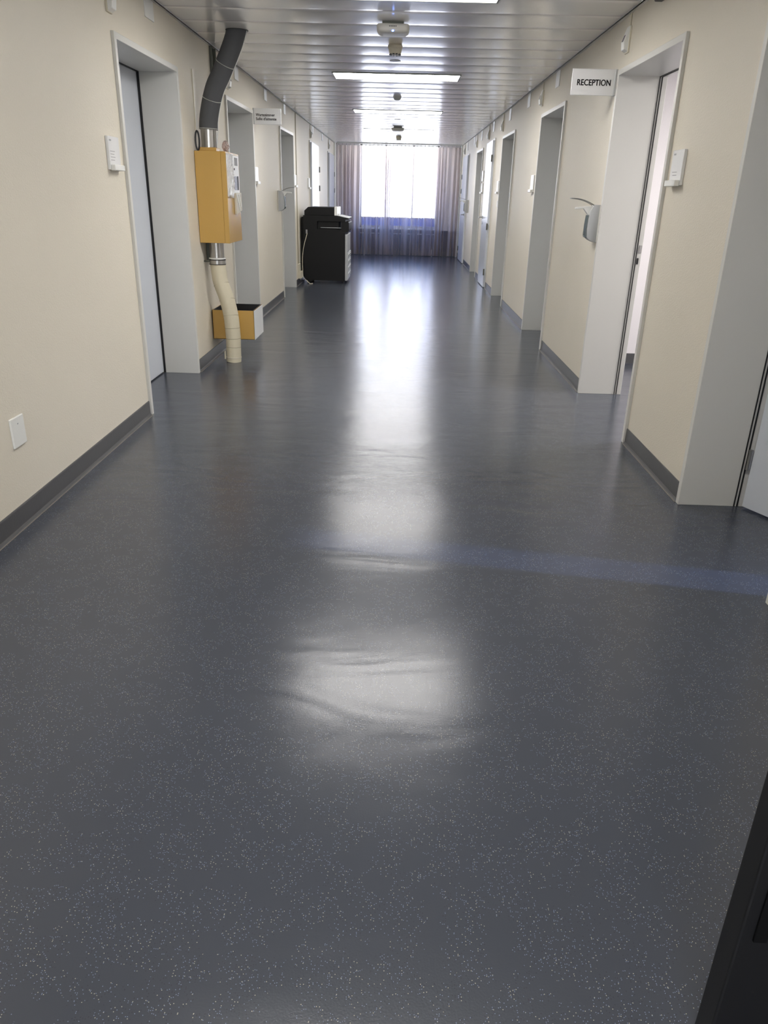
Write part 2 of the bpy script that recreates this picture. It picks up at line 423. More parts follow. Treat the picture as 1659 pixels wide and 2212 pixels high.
# ------------------------------------------------------------------ doors
door_no = [0]
def lever(parent, x, y, z, s, toy):
    """lever handle on a leaf face at x; s = wall side; toy = direction of the lever along y"""
    m = MB()
    m.lathe([(0.0, 0), (0.024, 0), (0.024, 0.008), (0.0, 0.008)], 20, (x, y, z), Matrix.Rotation(-s * PI / 2, 4, 'Y'))
    m.tube(smooth_path([(x, y, z), (x - s * 0.045, y, z), (x - s * 0.058, y + toy * 0.015, z), (x - s * 0.06, y + toy * 0.125, z)], 5), 0.0095)
    m.build('lever_handle', M['steel'], parent)
    m = MB(); m.lathe([(0.0, 0), (0.02, 0), (0.02, 0.006), (0.0, 0.006)], 20, (x, y, z - 0.09), Matrix.Rotation(-s * PI / 2, 4, 'Y'))
    m.build('lock_rosette', M['steel'], parent)
def door(kind, a, b, X, s, first_right=False):
    door_no[0] += 1
    r = bpy.data.objects.new('door_%d' % door_no[0], None); r.location = (X, (a + b) / 2, 0); col.objects.link(r); struct(r)
    lip = 0.035; pr = 0.018
    if kind in ('niche', 'open'):
        D = 0.30 if kind == 'niche' else 0.310
        m = MB()
        m.box((X - s * pr, a, 0), (X + s * D, a + lip, FT), 0.0015, 1); m.box((X - s * pr, b - lip, 0), (X + s * D, b, FT), 0.0015, 1)
        m.box((X - s * pr, a + lip - 0.002, FT - lip), (X + s * D, b - lip + 0.002, FT), 0.0015, 1)
        m.build('frame', M['frame'], r)
        g = MB()
        if kind == 'niche':
            xs = [(0.255, 0.272)]
        else: xs = [(0.256, 0.261), (0.271, 0.277)]
        for p, q in xs:
            g.box((X + s * p, b - lip - 0.004, 0.002), (X + s * q, b - lip + 0.001, FT - lip))
            g.box((X + s * p, a + lip - 0.001, 0.002), (X + s * q, a + lip + 0.004, FT - lip))
            g.box((X + s * p, a + lip, FT - lip - 0.004), (X + s * q, b - lip, FT - lip + 0.001))
        g.build('door_seal', M['black'], r)
        if kind == 'niche':
            lf = MB(); lf.box((X + s * 0.272, a + lip + 0.003, 0.009), (X + s * 0.308, b - lip - 0.006, FT - lip - 0.004), 0.0015, 1)
            lf.build('leaf', M['leaf'], r)
            lever(r, X + s * 0.272, a + 0.13, 1.04, s, 1)
    else:
        top = 2.235
        m = MB()
        m.box((X - s * 0.012, a, 0), (X + s * 0.03, a + 0.045, top), 0.001, 1); m.box((X - s * 0.012, b - 0.045, 0), (X + s * 0.03, b, top), 0.001, 1)
        m.box((X - s * 0.012, a + 0.044, top - 0.05), (X + s * 0.03, b - 0.044, top), 0.001, 1)
        m.build('frame', M['frame'], r)
        lf = MB(); lf.box((X - s * 0.001, a + 0.025, 0.012), (X - s * 0.042, b - 0.02, top - 0.03), 0.002, 1); lf.build('leaf', M['leaf'], r)
        MB().box((X, a + 0.03, 0.001), (X - s * 0.03, b - 0.03, 0.011)).build('threshold_gap', M['black'], r)
        return r
    return r
doorsL = []; doorsR = []
for k, a, b in LD: doorsL.append(door(k, a, b, XL, -1))
for k, a, b in RD: doorsR.append(door(k, a, b, XR, 1))
# hinges and handles of the surface doors
def hinge(parent, x, y, z):
    MB().tube([(x, y, z - 0.05), (x, y, z + 0.05)], 0.011, 12).build('hinge', M['rail'], parent)
for z in (1.47, 1.80): hinge(doorsL[3], XL + 0.05, 15.785, z)
for z in (1.45, 1.80): hinge(doorsL[4], XL + 0.045, 19.33, z)
lever(doorsR[4], XR - 0.042, 13.70, 1.07, 1, -1)
hinge(doorsR[4], XR - 0.045, 12.895, 0.25); hinge(doorsR[4], XR - 0.045, 12.895, 1.95); hinge(doorsR[4], XR - 0.045, 12.895, 0.95)
lever(doorsR[6], XR - 0.042, 17.75, 1.02, 1, 1)
for z in (0.25, 1.50, 1.80): hinge(doorsR[6], XR - 0.045, 18.90, z)
# strike plates of the open reception door
MB().box((XR + 0.286, 5.7295, 1.045), (XR + 0.306, 5.7365, 1.095), 0.001, 1).build('strike_plate', M['steel'], doorsR[1])
MB().box((XR + 0.281, 5.7295, 0.965), (XR + 0.293, 5.7365, 1.008), 0.001, 1).build('strike_hole', M['black'], doorsR[1])
# the office door stands ajar
ang = math.radians(27); L_ = 0.93; hx, hy = XR + 0.290, 3.445
bm = MB()
dv = Vector((math.sin(ang), -math.cos(ang), 0)); nv = Vector((math.cos(ang), math.sin(ang), 0))
p0 = Vector((hx, hy, 0)); c4 = [p0, p0 + dv * L_, p0 + dv * L_ + nv * 0.045, p0 + nv * 0.045]
bm.prism([(c.x, c.y) for c in c4], 'z', 0.010, FT - 0.045, 0.0015)
bm.build('leaf', M['leaf'], doorsR[0])
MB().tube([(hx - 0.012, hy + 0.004, 0.20), (hx - 0.012, hy + 0.004, 0.30)], 0.01, 12).build('hinge', M['steel'], doorsR[0])

# ------------------------------------------------------------------ ceiling luminaires
def luminaire(y0, label, group='strip lights across the corridor ceiling'):
    xc = -0.08; hw = 0.635; dp = 0.42
    r = thing('ceiling_light', (xc, y0 + 0.1, ZC), label, 'ceiling light', group)
    h = MB(); zt, zb = ZC - 0.0012, ZC - 0.010
    h.box((xc - hw - 0.012, y0 - 0.012, zb), (xc + hw + 0.012, y0, zt)); h.box((xc - hw - 0.012, y0 + dp, zb), (xc + hw + 0.012, y0 + dp + 0.012, zt))
    h.box((xc - hw - 0.012, y0, zb), (xc - hw, y0 + dp, zt)); h.box((xc + hw, y0, zb), (xc + hw + 0.012, y0 + dp, zt))
    h.build('housing', M['rail'], r)  # dark frame colour paints in the shadow line of its near edge
    MB().box((xc - hw + 0.0005, y0 + 0.0005, ZC - 0.007), (xc + hw - 0.0005, y0 + dp - 0.0005, zt)).build('diffuser', M['diffuser'], r)
    return r
base_l = luminaire(8.55, 'brightly lit strip ceiling light, the nearest one seen whole')
for yy, lab in ((5.07, 'lit strip ceiling light cut off by the top edge, nearest to the viewer'),
                (12.06, 'strip ceiling light second in line, between the smoke detector and the far sensor'),
                (15.42, 'farthest strip ceiling light, a thin line just before the curtained window'),
                (1.60, 'strip ceiling light behind the top edge of the view, above the viewer'),
                (-1.9, 'strip ceiling light behind the viewer')):
    copy_thing(base_l, (-0.08, yy + 0.1, ZC), lab)

# ------------------------------------------------------------------ ceiling devices
def access_point(y0, label, led):
    xc = -0.09
    r = thing('wireless_access_point', (xc, y0 + 0.12, ZC), label, 'access point', 'access points on the ceiling')
    w2 = 0.115
    m = MB(); m.box((xc - 0.075, y0 + 0.03, ZC - 0.016), (xc + 0.075, y0 + 0.21, ZC - 0.001), 0.003); m.build('mounting_plate', M['rail'], r)
    # rounded square bowl
    t = bmesh.new(); rings = []
    for sc, z in ((0.80, -0.016), (0.98, -0.020), (1.0, -0.030), (1.0, -0.042), (0.95, -0.056), (0.84, -0.066), (0.6, -0.070), (0.3, -0.0715)):
        ring = []
        for k in range(40):
            a = 2 * PI * k / 40; e = 0.38
            cx = math.copysign(abs(math.cos(a)) ** e, math.cos(a)); cy = math.copysign(abs(math.sin(a)) ** e, math.sin(a))
            ring.append(t.verts.new((xc + w2 * sc * cx, y0 + 0.12 + w2 * sc * cy, ZC + z)))
        rings.append(ring)
    for a, b in zip(rings, rings[1:]):
        for k in range(40): t.faces.new((a[k], a[(k + 1) % 40], b[(k + 1) % 40], b[k]))
    t.faces.new(rings[0]); t.faces.new(rings[-1]); bmesh.ops.recalc_face_normals(t, faces=t.faces)
    m = MB(); m._add(t); m.smooth = True; m.build('housing', M['apwhite'], r)
    if led:
        m = MB(); m.lathe([(0, -0.004), (0.006, -0.003), (0.006, 0.004), (0, 0.004)], 12, (xc, y0 + 0.017, ZC - 0.0635)); m.build('indicator_light', M['led'], r)
        m = MB()
        for k in range(5): m.box((xc - 0.026 + k * 0.011, y0 + 0.0025, ZC - 0.040), (xc - 0.019 + k * 0.011, y0 + 0.0060, ZC - 0.034))
        m.build('maker_mark', M['ink'], r)
    return r
access_point(6.08, 'off-white square ceiling access point with blue indicator, nearest device on the ceiling', True)
access_point(14.82, 'dark-looking square ceiling access point before the bright window', False)
def cone(y, label):
    r = thing('ceiling_sensor', (-0.08, y, ZC), label, 'sensor', 'cup shaped sensors on the ceiling')
    m = MB(); m.lathe([(0.0, 0), (0.052, 0), (0.054, -0.012), (0.059, -0.016), (0.059, -0.034), (0.055, -0.038), (0.046, -0.075), (0.036, -0.080), (0, -0.082)][::-1], 32, (-0.08, y, ZC))
    m.build('body', M['cream'], r)
    m = MB()
    for k in range(10):
        a = 2 * PI * k / 10
        m.box((-0.08 + 0.040 * math.cos(a) - 0.007, y + 0.040 * math.sin(a) - 0.007, ZC - 0.0825), (-0.08 + 0.040 * math.cos(a) + 0.007, y + 0.040 * math.sin(a) + 0.007, ZC - 0.074))
    m.build('vent_slot', M['ink'], r)
    return r
cone(6.96, 'cream cup-shaped sensor right behind the access point with the blue light')
cone(17.15, 'small cup-shaped sensor hanging last before the window curtain')
m = MB(); m.lathe([(0, 0), (0.052, 0), (0.052, -0.010), (0.040, -0.036), (0.028, -0.044), (0, -0.045)][::-1], 32, (0, 0, 0))
o = m.build('smoke_detector', M['silver']); o.location = (-0.08, 10.44, ZC); tag(o, 'small grey smoke detector between the nearest whole strip light and the next', 'smoke detector')
for y, lab in ((7.78, 'flush ring speaker in the ceiling behind the cream sensor'), (13.45, 'flush ring in the ceiling just before the far access point')):
    r = thing('recessed_ring', (-0.088, y, ZC), lab, 'ceiling fitting', 'flush rings in the ceiling')
    MB().lathe([(0.030, 0.0), (0.048, 0.0), (0.050, -0.004), (0.044, -0.007), (0.030, -0.006)], 32, (-0.088, y, ZC)).build('ring', M['silver'], r)
    MB().lathe([(0, 0), (0.031, 0), (0.031, -0.003), (0, -0.003)][::-1], 32, (-0.088, y, ZC)).build('cover', M['white'], r)

# ------------------------------------------------------------------ white blank tabs below the ceiling edge
def tab(X, s, y, z0, label):
    r = MB(); r.box((X, y, z0), (X - s * 0.007, y + 0.18, ZC - 0.013), 0.0012, 1)
    o = r.build('wall_tab', M['white'], loc=(X, y, z0)); tag(o, label, 'tab', 'white tabs under the ceiling edge')
for y, z, lab in ((5.46, 2.378, 'white blank tab under the ceiling edge above the nearest left doorway'),
                  (8.18, 2.378, 'white blank tab under the left ceiling edge beside the grey hose'),
                  (9.86, 2.375, 'white blank tab above the waiting room sign on the left'),
                  (11.42, 2.370, 'white blank tab above the third left doorway'),
                  (14.98, 2.375, 'white blank tab above the bright door by the copier'),
                  (16.75, 2.362, 'white blank tab on the left between the two far doors'),
                  (18.45, 2.360, 'white blank tab on the left above the last door')):
    tab(XL, -1, y, z, lab)
for y, z, lab in ((7.96, 2.356, 'white blank tab under the right ceiling edge, just past the reception sign'),
                  (9.66, 2.350, 'white blank tab on the right past the second recessed doorway'),
                  (11.26, 2.346, 'white blank tab above the third recessed doorway on the right'),
                  (13.18, 2.345, 'white blank tab above the glossy surface door on the right'),
                  (15.06, 2.332, 'white blank tab above the farthest recessed doorway on the right'),
                  (16.55, 2.334, 'second to last white blank tab on the right'),
                  (18.15, 2.325, 'last white blank tab on the right above the far door')):
    tab(XR, 1, y, z, lab)

# ------------------------------------------------------------------ nurse call lamps above the doors
def call_lamp(X, s, y, z, label):
    """cream wedge shaped lamp housing, narrow at the top, with a dark lens and a cable up to the ceiling"""
    r = thing('door_call_lamp', (X, y, z), label, 'signal lamp', 'signal lamps above the doors')
    m = MB(); m.prism([(X, z - 0.150), (X - s * 0.036, z - 0.132), (X - s * 0.042, z - 0.085), (X - s * 0.014, z), (X, z)], 'y', y, y + 0.070, 0.004)
    m.build('housing', M['white'], r)
    MB().prism([(X - s * 0.030, z - 0.090), (X - s * 0.0435, z - 0.086), (X - s * 0.0315, z - 0.050), (X - s * 0.020, z - 0.050)], 'y', y + 0.018, y + 0.052, 0.001).build('lens', M['lens'], r)
    MB().box((X, y - 0.003, z - 0.150), (X - s * 0.012, y + 0.073, z - 0.004), 0.002, 1).build('back_plate', M['cream'], r)
    MB().tube([(X - s * 0.006, y + 0.03, z), (X - s * 0.006, y + 0.03, ZC - 0.012)], 0.005, 8).build('cable', M['cream'], r)
for X, s, y, z, lab in ((XL, -1, 4.76, 2.42, 'cream signal lamp with red lens above the nearest left doorway'),
    (XL, -1, 7.78, 2.40, 'cream signal lamp partly behind the grey hose above the second left doorway'),
    (XL, -1, 14.62, 2.42, 'signal lamp above the bright door by the copier'),
    (XL, -1, 18.2, 2.43, 'signal lamp above the last left door'),
    (XR, 1, 5.62, 2.42, 'cream signal lamp with dark lens above the reception doorway'),
    (XR, 1, 8.78, 2.42, 'signal lamp right above the doorway past the reception sign'),
    (XR, 1, 12.0, 2.41, 'signal lamp just beyond the third recessed doorway on the right'),
    (XR, 1, 13.85, 2.42, 'signal lamp above the glossy surface door on the right'),
    (XR, 1, 15.95, 2.41, 'signal lamp above the farthest recessed doorway on the right'),
    (XR, 1, 18.9, 2.42, 'signal lamp above the last right door')):
    call_lamp(X, s, y, z, lab)
MB_ = MB(); MB_.box((XR, 4.93, 2.425), (XR - 0.05, 5.03, 2.475), 0.008)
tag(MB_.build('door_closer_box', M['black'], loc=(XR, 5.03, 2.425)), 'small black box high on the right wall at the top edge', 'wall device')

# ------------------------------------------------------------------ door name plates
def name_plate(X, s, y, z, label, lines=2, h=0.17, w_=0.17, lip=True):
    r = thing('door_name_plate', (X, y, z), label, 'sign', 'name plates beside the doors')
    MB().box((X, y, z), (X - s * 0.016, y + w_, z + h), 0.002, 1).build('board', M['sign'], r)
    if lip: MB().box((X - s * 0.015, y + 0.006, z - 0.004), (X - s * 0.040, y + w_ - 0.004, z + 0.026), 0.003, 1).build('note_holder', M['white'], r)
    y0 = y + (0.015 if s < 0 else w_ - 0.105)
    for k in range(lines):
        zz = z + 0.048 + k * 0.015
        MB().box((X - s * 0.0158, y0 + 0.005, zz), (X - s * 0.0166, y0 + 0.062 + 0.012 * (k % 2), zz + 0.0035)).build('text_line', M['greyink'], r)
    yy = y + (0.018 if s < 0 else w_ - 0.05)
    MB().box((X - s * 0.0158, yy, z + h - 0.024), (X - s * 0.0166, yy + 0.03, z + h - 0.016)).build('room_number', M['greyink'], r)
for X, s, y, z, lab, n in ((XL, -1, 4.53, 1.482, 'white name plate with four grey lines left of the nearest left doorway', 4),
    (XL, -1, 9.04, 1.468, 'white name plate just right of the second left doorway, beyond the yellow box', 2),
    (XL, -1, 12.36, 1.464, 'white name plate right of the third left doorway', 2),
    (XL, -1, 14.22, 1.452, 'white name plate left of the bright door by the copier', 2),
    (XR, 1, 4.215, 1.468, 'white name plate with two grey lines beside the reception doorway', 2),
    (XR, 1, 8.86, 1.452, 'white name plate beyond the doorway past the reception sign', 2),
    (XR, 1, 12.02, 1.442, 'white name plate beyond the third recessed doorway on the right', 2)):
    name_plate(X, s, y, z, lab, n)
name_plate(XR, 1, 14.36, 1.645, 'upper of two white plates beside the farthest recessed doorway on the right', 2, 0.17, 0.19, False)
name_plate(XR, 1, 14.36, 1.445, 'lower of two white plates beside the farthest recessed doorway on the right', 2, 0.165, 0.19, True)
o = MB().box((XR, 14.40, 1.13), (XR - 0.004, 14.50, 1.29), 0.001, 1).build('paper_notice', M['paper'], loc=(XR, 14.45, 1.13)); tag(o, 'small white paper sheet on the wall under the two stacked plates', 'notice')
def switch(X, s, y, z, h, w_, label, name='wall_switch', cat='switch'):
    r = thing(name, (X, y, z), label, cat)
    MB().box((X, y, z), (X - s * 0.010, y + w_, z + h), 0.004).build('cover', M['white'], r)
    MB().box((X - s * 0.0095, y + w_ / 2 - 0.004, z + h * 0.74), (X - s * 0.0108, y + w_ / 2 + 0.004, z + h * 0.74 + 0.006)).build('catch', M['silver'], r)
switch(XR, 1, 12.02, 1.255, 0.09, 0.07, 'white light switch below the name plate past the third recessed doorway')
switch(XL, -1, 3.015, 0.345, 0.13, 0.115, 'white blank socket cover low on the left wall', 'socket_cover', 'socket')

# ------------------------------------------------------------------ projecting room signs
def sign(x0, x1, y, z0, z1, wallx, s, label):
    r = thing('projecting_sign', (wallx, y, z0), label, 'sign', 'signs projecting from the walls')
    MB().box((x0, y, z0), (x1, y + 0.010, z1), 0.0015, 1).build('panel', M['sign'], r)
    MB().box((wallx, y - 0.006, z0), (wallx - s * 0.016, y + 0.016, z1), 0.002, 1).build('wall_bracket', M['silver'], r)
    return r
r1 = sign(1.140, 1.432, 5.84, 2.047, 2.205, XR, 1, 'white sign reading RECEPTION projecting from the right wall')
text_mesh('RECEPTION', 'lettering', M['ink'], r1, (1.178, 5.8395, 2.142), 0.226, bold=0.028, height=0.036)
r2 = sign(-1.62, -1.325, 9.10, 2.062, 2.218, XL, -1, "white sign reading Wartezimmer Salle d'attente projecting from the left wall")
text_mesh('Wartezimmer', 'lettering', M['ink'], r2, (-1.600, 9.0995, 2.168), 0.205, bold=0.022, height=0.027)
text_mesh("Salle d'attente", 'lettering', M['ink'], r2, (-1.600, 9.0995, 2.130), 0.222, bold=0.022, height=0.027)

# ------------------------------------------------------------------ yellow wall box
BX0, BX1, BY0, BY1, BZ0, BZ1 = XL + 0.004, -1.385, 6.44, 6.95, 0.992, 1.672
bx = thing('yellow_wall_box', (XL, 6.7, BZ0), 'ochre yellow metal box on the left wall between grey hose and beige duct', 'wall box')
MB().box((BX0, BY0, BZ0), (BX1 - 0.04, BY1, BZ1), 0.002).build('casing', M['yellow'], bx)
MB().box((BX1 - 0.0385, BY0, BZ0), (BX1, BY1, BZ1), 0.002).build('front_door', M['yellow'], bx)
pnl = MB().box((BX1, 6.665, 1.372), (BX1 + 0.008, 6.90, 1.655), 0.002, 1).build('control_panel', M['white'], bx)
MB().box((BX1 + 0.0075, 6.70, 1.395), (BX1 + 0.010, 6.86, 1.50)).build('display', M['screen'], pnl)
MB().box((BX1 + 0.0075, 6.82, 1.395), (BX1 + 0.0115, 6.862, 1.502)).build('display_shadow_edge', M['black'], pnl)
MB().box((BX1 + 0.0075, 6.70, 1.545), (BX1 + 0.011, 6.725, 1.56)).build('button', M['ink'], pnl)
MB().box((BX1 + 0.0075, 6.73, 1.58), (BX1 + 0.0095, 6.85, 1.64)).build('printed_label', M['greyink'], pnl)
# crinkled clear film sheet over the left half of the door
t = bmesh.new(); nx, nz = 14, 22; g = []
for i in range(nx + 1):
    rr = []
    for j in range(nz + 1):
        yy = 6.455 + i / nx * 0.215; zz = 1.345 + j / nz * 0.315 + (0.012 * math.sin(i * 1.7) if j == 0 else 0)
        xx = BX1 + 0.008 + 0.006 * math.sin(i * 1.3 + j * 0.25) + 0.004 * random.random()
        rr.append((xx, yy, zz))
    g.append(rr)
fr = [[t.verts.new(p) for p in rr] for rr in g]; bk = [[t.verts.new((BX1 + 0.0005, p[1], p[2])) for p in rr] for rr in g]
for i in range(nx):
    for j in range(nz):
        t.faces.new((fr[i][j], fr[i + 1][j], fr[i + 1][j + 1], fr[i][j + 1])); t.faces.new((bk[i][j + 1], bk[i + 1][j + 1], bk[i + 1][j], bk[i][j]))
for i in range(nx):
    for j in (0, nz): t.faces.new((fr[i][j], fr[i + 1][j], bk[i + 1][j], bk[i][j]))
for j in range(nz):
    for i in (0, nx): t.faces.new((fr[i][j], fr[i][j + 1], bk[i][j + 1], bk[i][j]))
bmesh.ops.recalc_face_normals(t, faces=t.faces)
m = MB(); m._add(t); m.build('clear_film', M['film'], bx)
dh = MB().prism([(6.70, 1.205), (6.93, 1.235), (6.925, 1.375), (6.69, 1.370)], 'x', BX1 + 0.001, BX1 + 0.016, 0.002).build('document_pocket', M['cream'], bx)
MB().prism([(6.71, 1.36), (6.76, 1.37), (6.85, 1.24), (6.835, 1.235)], 'x', BX1 + 0.015, BX1 + 0.019).build('paper_strip', M['paper'], dh)
MB().prism([(6.79, 1.36), (6.83, 1.37), (6.905, 1.27), (6.895, 1.255)], 'x', BX1 + 0.015, BX1 + 0.019).build('paper_strip', M['paper'], dh)
MB().box((-1.605, 6.49, BZ1), (-1.465, 6.63, BZ1 + 0.028), 0.006).build('pipe_collar', M['yellow'], bx)
# black cable loop standing on the box top, behind the pipe
pth = [(-1.602 + 0.015 * math.cos(a), 6.46, BZ1 + 0.072 + 0.068 * math.sin(a)) for a in [k * 2 * PI / 20 for k in range(21)]]
o = MB().tube(pth, 0.007, 8, False).build('cable_loop', M['black'], loc=(-1.602, 6.46, BZ1)); tag(o, 'narrow black cable loop standing on top of the yellow box', 'cable')
# crumpled film
t = bmesh.new(); bmesh.ops.create_icosphere(t, subdivisions=3, radius=1)
for v in t.verts:
    k = 1 + 0.22 * (random.random() - 0.5)
    v.co = Vector((-1.418 + v.co.x * 0.028 * k, 6.62 + v.co.y * 0.04 * k, BZ1 + 0.042 + v.co.z * 0.041 * k))
m = MB(); m._add(t)
tag(m.build('crumpled_film', M['pink'], loc=(-1.42, 6.62, BZ1)), 'crumpled pinkish clear film lying on the yellow box beside the pipe', 'plastic film')

# grey insulated hose from the box up into the ceiling
HY = 6.56
hose = thing('insulated_hose', (-1.534, HY, 1.70), 'grey foam insulated hose curving from the yellow box up into the ceiling', 'hose')
up = [(-1.531, 1.828), (-1.528, 1.88), (-1.516, 1.946), (-1.49, 2.042), (-1.457, 2.128), (-1.413, 2.204), (-1.378, 2.272), (-1.348, 2.33), (-1.299, 2.434), (-1.262, 2.54)]
path = smooth_path([(x, HY, z) for x, z in up], 6)
MB().tube(path, [0.073] * len(path), 28).build('foam_sleeve', M['foam'], hose)
MB().tube([(-1.535, HY, BZ1 + 0.022), (-1.532, HY, 1.84)], 0.062, 28).build('steel_pipe', M['metal'], hose)
for k in (-1, 0, 1):
    MB().tube([(-1.533 + 0.034 * k + 0.02, HY - 0.054 + 0.012 * abs(k), BZ1 + 0.03), (-1.53 + 0.034 * k + 0.02, HY - 0.054 + 0.012 * abs(k), 1.828)], 0.003, 6).build('pipe_seam', M['metal'], hose)
# pale slit along the right side of the sleeve
strip = []
for i, p in enumerate(path):
    d = (path[min(i + 1, len(path) - 1)] - path[max(i - 1, 0)]).normalized(); n = Vector((d.z, 0, -d.x))
    strip.append(p + n * 0.0735)
strip = [Vector((-1.470, HY, BZ1 + 0.02)), Vector((-1.462, HY, 1.80))] + strip
MB().tube(strip, 0.0035, 8).build('edge_strip', M['white'], hose)
def ring_on(path, i, r, thick, parent, name, mat, tilt=0.0):
    p = path[i]; d = (path[min(i + 1, len(path) - 1)] - path[max(i - 1, 0)]).normalized()
    q = Vector((0, 0, 1)).rotation_difference(d).to_matrix().to_4x4() @ Matrix.Rotation(tilt, 4, 'X')
    m = MB(); m.lathe([(r - 0.004, -thick), (r, -thick * 0.8), (r + 0.0015, 0), (r, thick * 0.8), (r - 0.004, thick)], 28, p, q)
    return m.build(name, mat, parent)
def nearest(path, z): return min(range(len(path)), key=lambda i: abs(path[i].z - z))
for z in (1.832, 2.045, 2.285): ring_on(path, nearest(path, z), 0.0745, 0.0035, hose, 'cable_tie', M['tie'], 0.25 if z > 1.9 else 0)
MB().lathe([(0.074, 0), (0.086, 0), (0.086, -0.004), (0.074, -0.004)], 30, (-1.272, HY, ZC - 0.001)).build('ceiling_collar', M['black'], hose)

# beige wrapped duct from the box down to the floor
duct = thing('wrapped_duct', (-1.44, HY, 0.0), 'beige tape-wrapped duct curving from the yellow box down to the floor', 'duct')
k_ = HY / 6.5
dn = [(-1.525, 0.85), (-1.522, 0.80), (-1.515, 0.735), (-1.508, 0.67), (-1.468, 0.548), (-1.440, 0.415), (-1.431, 0.31), (-1.427, 0.205), (-1.429, 0.13), (-1.431, 0.04), (-1.433, 0.001)]
path2 = smooth_path([(x, HY, z) for x, z in dn], 6)
MB().tube(path2, 0.064, 28).build('duct_body', M['duct'], duct)
MB().tube([(-1.526, HY, BZ0 + 0.002), (-1.526, HY, 0.84)], 0.059, 28).build('steel_pipe', M['metal'], duct)
for k in range(4):
    a = -PI / 2 + (k - 1.2) * 0.42
    MB().tube([(-1.526 + 0.059 * math.cos(a), HY + 0.059 * math.sin(a), BZ0), (-1.526 + 0.059 * math.cos(a), HY + 0.059 * math.sin(a), 0.875)], 0.0025, 6).build('pipe_seam', M['metal'], duct)
m = MB(); m.lathe([(0.055, -0.022), (0.067, -0.022), (0.067, 0.012), (0.055, 0.012)], 28, (-1.525, HY, 0.842)); m.build('clamp', M['metal'], duct)
m = MB(); m.lathe([(0.055, 0), (0.069, 0), (0.069, 0.010), (0.055, 0.010)], 28, (-1.525, HY, 0.860)); m.build('white_collar', M['white'], duct)
for zz in (0.853, 0.818): MB().lathe([(0.055, -0.002), (0.069, -0.002), (0.069, 0.003), (0.055, 0.003)], 28, (-1.525, HY, zz)).build('rubber_ring', M['black'], duct)
MB().tube([(XL + 0.002, HY - 0.03, 0.842), (-1.575, HY - 0.03, 0.842)], 0.007, 10).build('clamp_arm', M['rail'], duct)
for z, tl in ((0.655, 0.25), (0.535, 0.3), (0.405, 0.2), (0.30, 0.05), (0.205, 0.0), (0.135, 0.0)):
    ring_on(path2, nearest(path2, z), 0.0643, 0.002, duct, 'tape_edge', M['duct_line'], tl)
ring_on(path2, nearest(path2, 0.045), 0.066, 0.006, duct, 'base_band', M['cream'])
MB().box((-1.502, HY - 0.055, 0.03), (-1.492, HY - 0.035, 0.10), 0.002).build('band_tail', M['cream'], duct)

# strut rail on the wall: upper piece behind the hose, lower piece below the box
def strut(y, z0, z1, label, wd=0.05):
    r = thing('strut_rail', (XL, y, z0), label, 'rail', 'strut rails beside the yellow box')
    m = MB(); m.box((XL, y, z0), (XL + 0.003, y + wd, z1)); m.box((XL, y, z0), (XL + 0.025, y + 0.004, z1)); m.box((XL, y + wd - 0.004, z0), (XL + 0.025, y + wd, z1))
    m.build('channel', M['rail'], r)
    m = MB(); zz = z0 + 0.02
    while zz < z1 - 0.02:
        m.box((XL + 0.003, y + wd * 0.35, zz), (XL + 0.0038, y + wd * 0.65, zz + 0.018)); zz += 0.035
    m.build('slots', M['black'], r)
strut(7.18, 2.06, 2.492, 'dark steel strut rail on the left wall behind the grey hose', 0.14)
strut(6.64, 0.842, BZ0, 'short perforated strut rail just below the yellow box', 0.06)
o = MB().box((XL, 6.54, 1.80), (XL + 0.008, 6.575, 2.24), 0.002, 1).build('beige_strip', M['cream'], loc=(XL, 6.55, 1.80)); tag(o, 'thin beige strip on the wall left of the grey hose', 'cable trunking')  # plain beige strip lying flat on the wall

# yellow tray below
TY0, TY1, TX, TZ0, TZ1 = 6.665, 7.095, -1.258, 0.175, 0.425
tr = thing('open_tray', (XL, 6.85, TZ0), 'open-topped yellow wall tray with black inside, behind the beige duct', 'tray')
m = MB(); q = 0.004
m.box((XL + 0.008, TY0, TZ0), (TX, TY0 + q, TZ1)); m.box((XL + 0.008, TY1 - q, TZ0), (TX, TY1, TZ1)); m.box((TX - q, TY0, TZ0), (TX, TY1, TZ1))
m.box((XL + 0.008, TY0, TZ0), (XL + 0.008 + q, TY1, TZ1)); m.box((XL + 0.008, TY0, TZ0), (TX, TY1, TZ0 + q))
m.build('shell', M['yellow'], tr)
MB().box((TX, TY0, TZ0), (TX + 0.003, TY1, TZ1 - 0.001)).build('front_sheen', M['white'], tr)  # white sheet paints the pale reflection on the yellow tray front
m = MB(); e = q + 0.0015
xa, xb, ya, yb = XL + 0.008 + e, TX - e, TY0 + e, TY1 - e
m.box((xa, ya, TZ0 + e), (xb, ya + 0.006, TZ1 + 0.001)); m.box((xa, yb - 0.006, TZ0 + e), (xb, yb, TZ1 + 0.001)); m.box((xa, ya, TZ0 + e), (xa + 0.006, yb, TZ1 + 0.001)); m.box((xb - 0.006, ya, TZ0 + e), (xb, yb, TZ1 + 0.001))
m.box((xa, ya, TZ0 + e), (xb, yb, TZ0 + e + 0.006)); m.build('lining', M['black'], tr)
MB().prism([(XL + 0.006, 6.70), (XL + 0.10, 6.75), (XL + 0.12, 6.86), (XL + 0.008, 6.84)], 'z', TZ1 - 0.03, TZ1 - 0.027).build('paper_slip', M['paper'], tr)

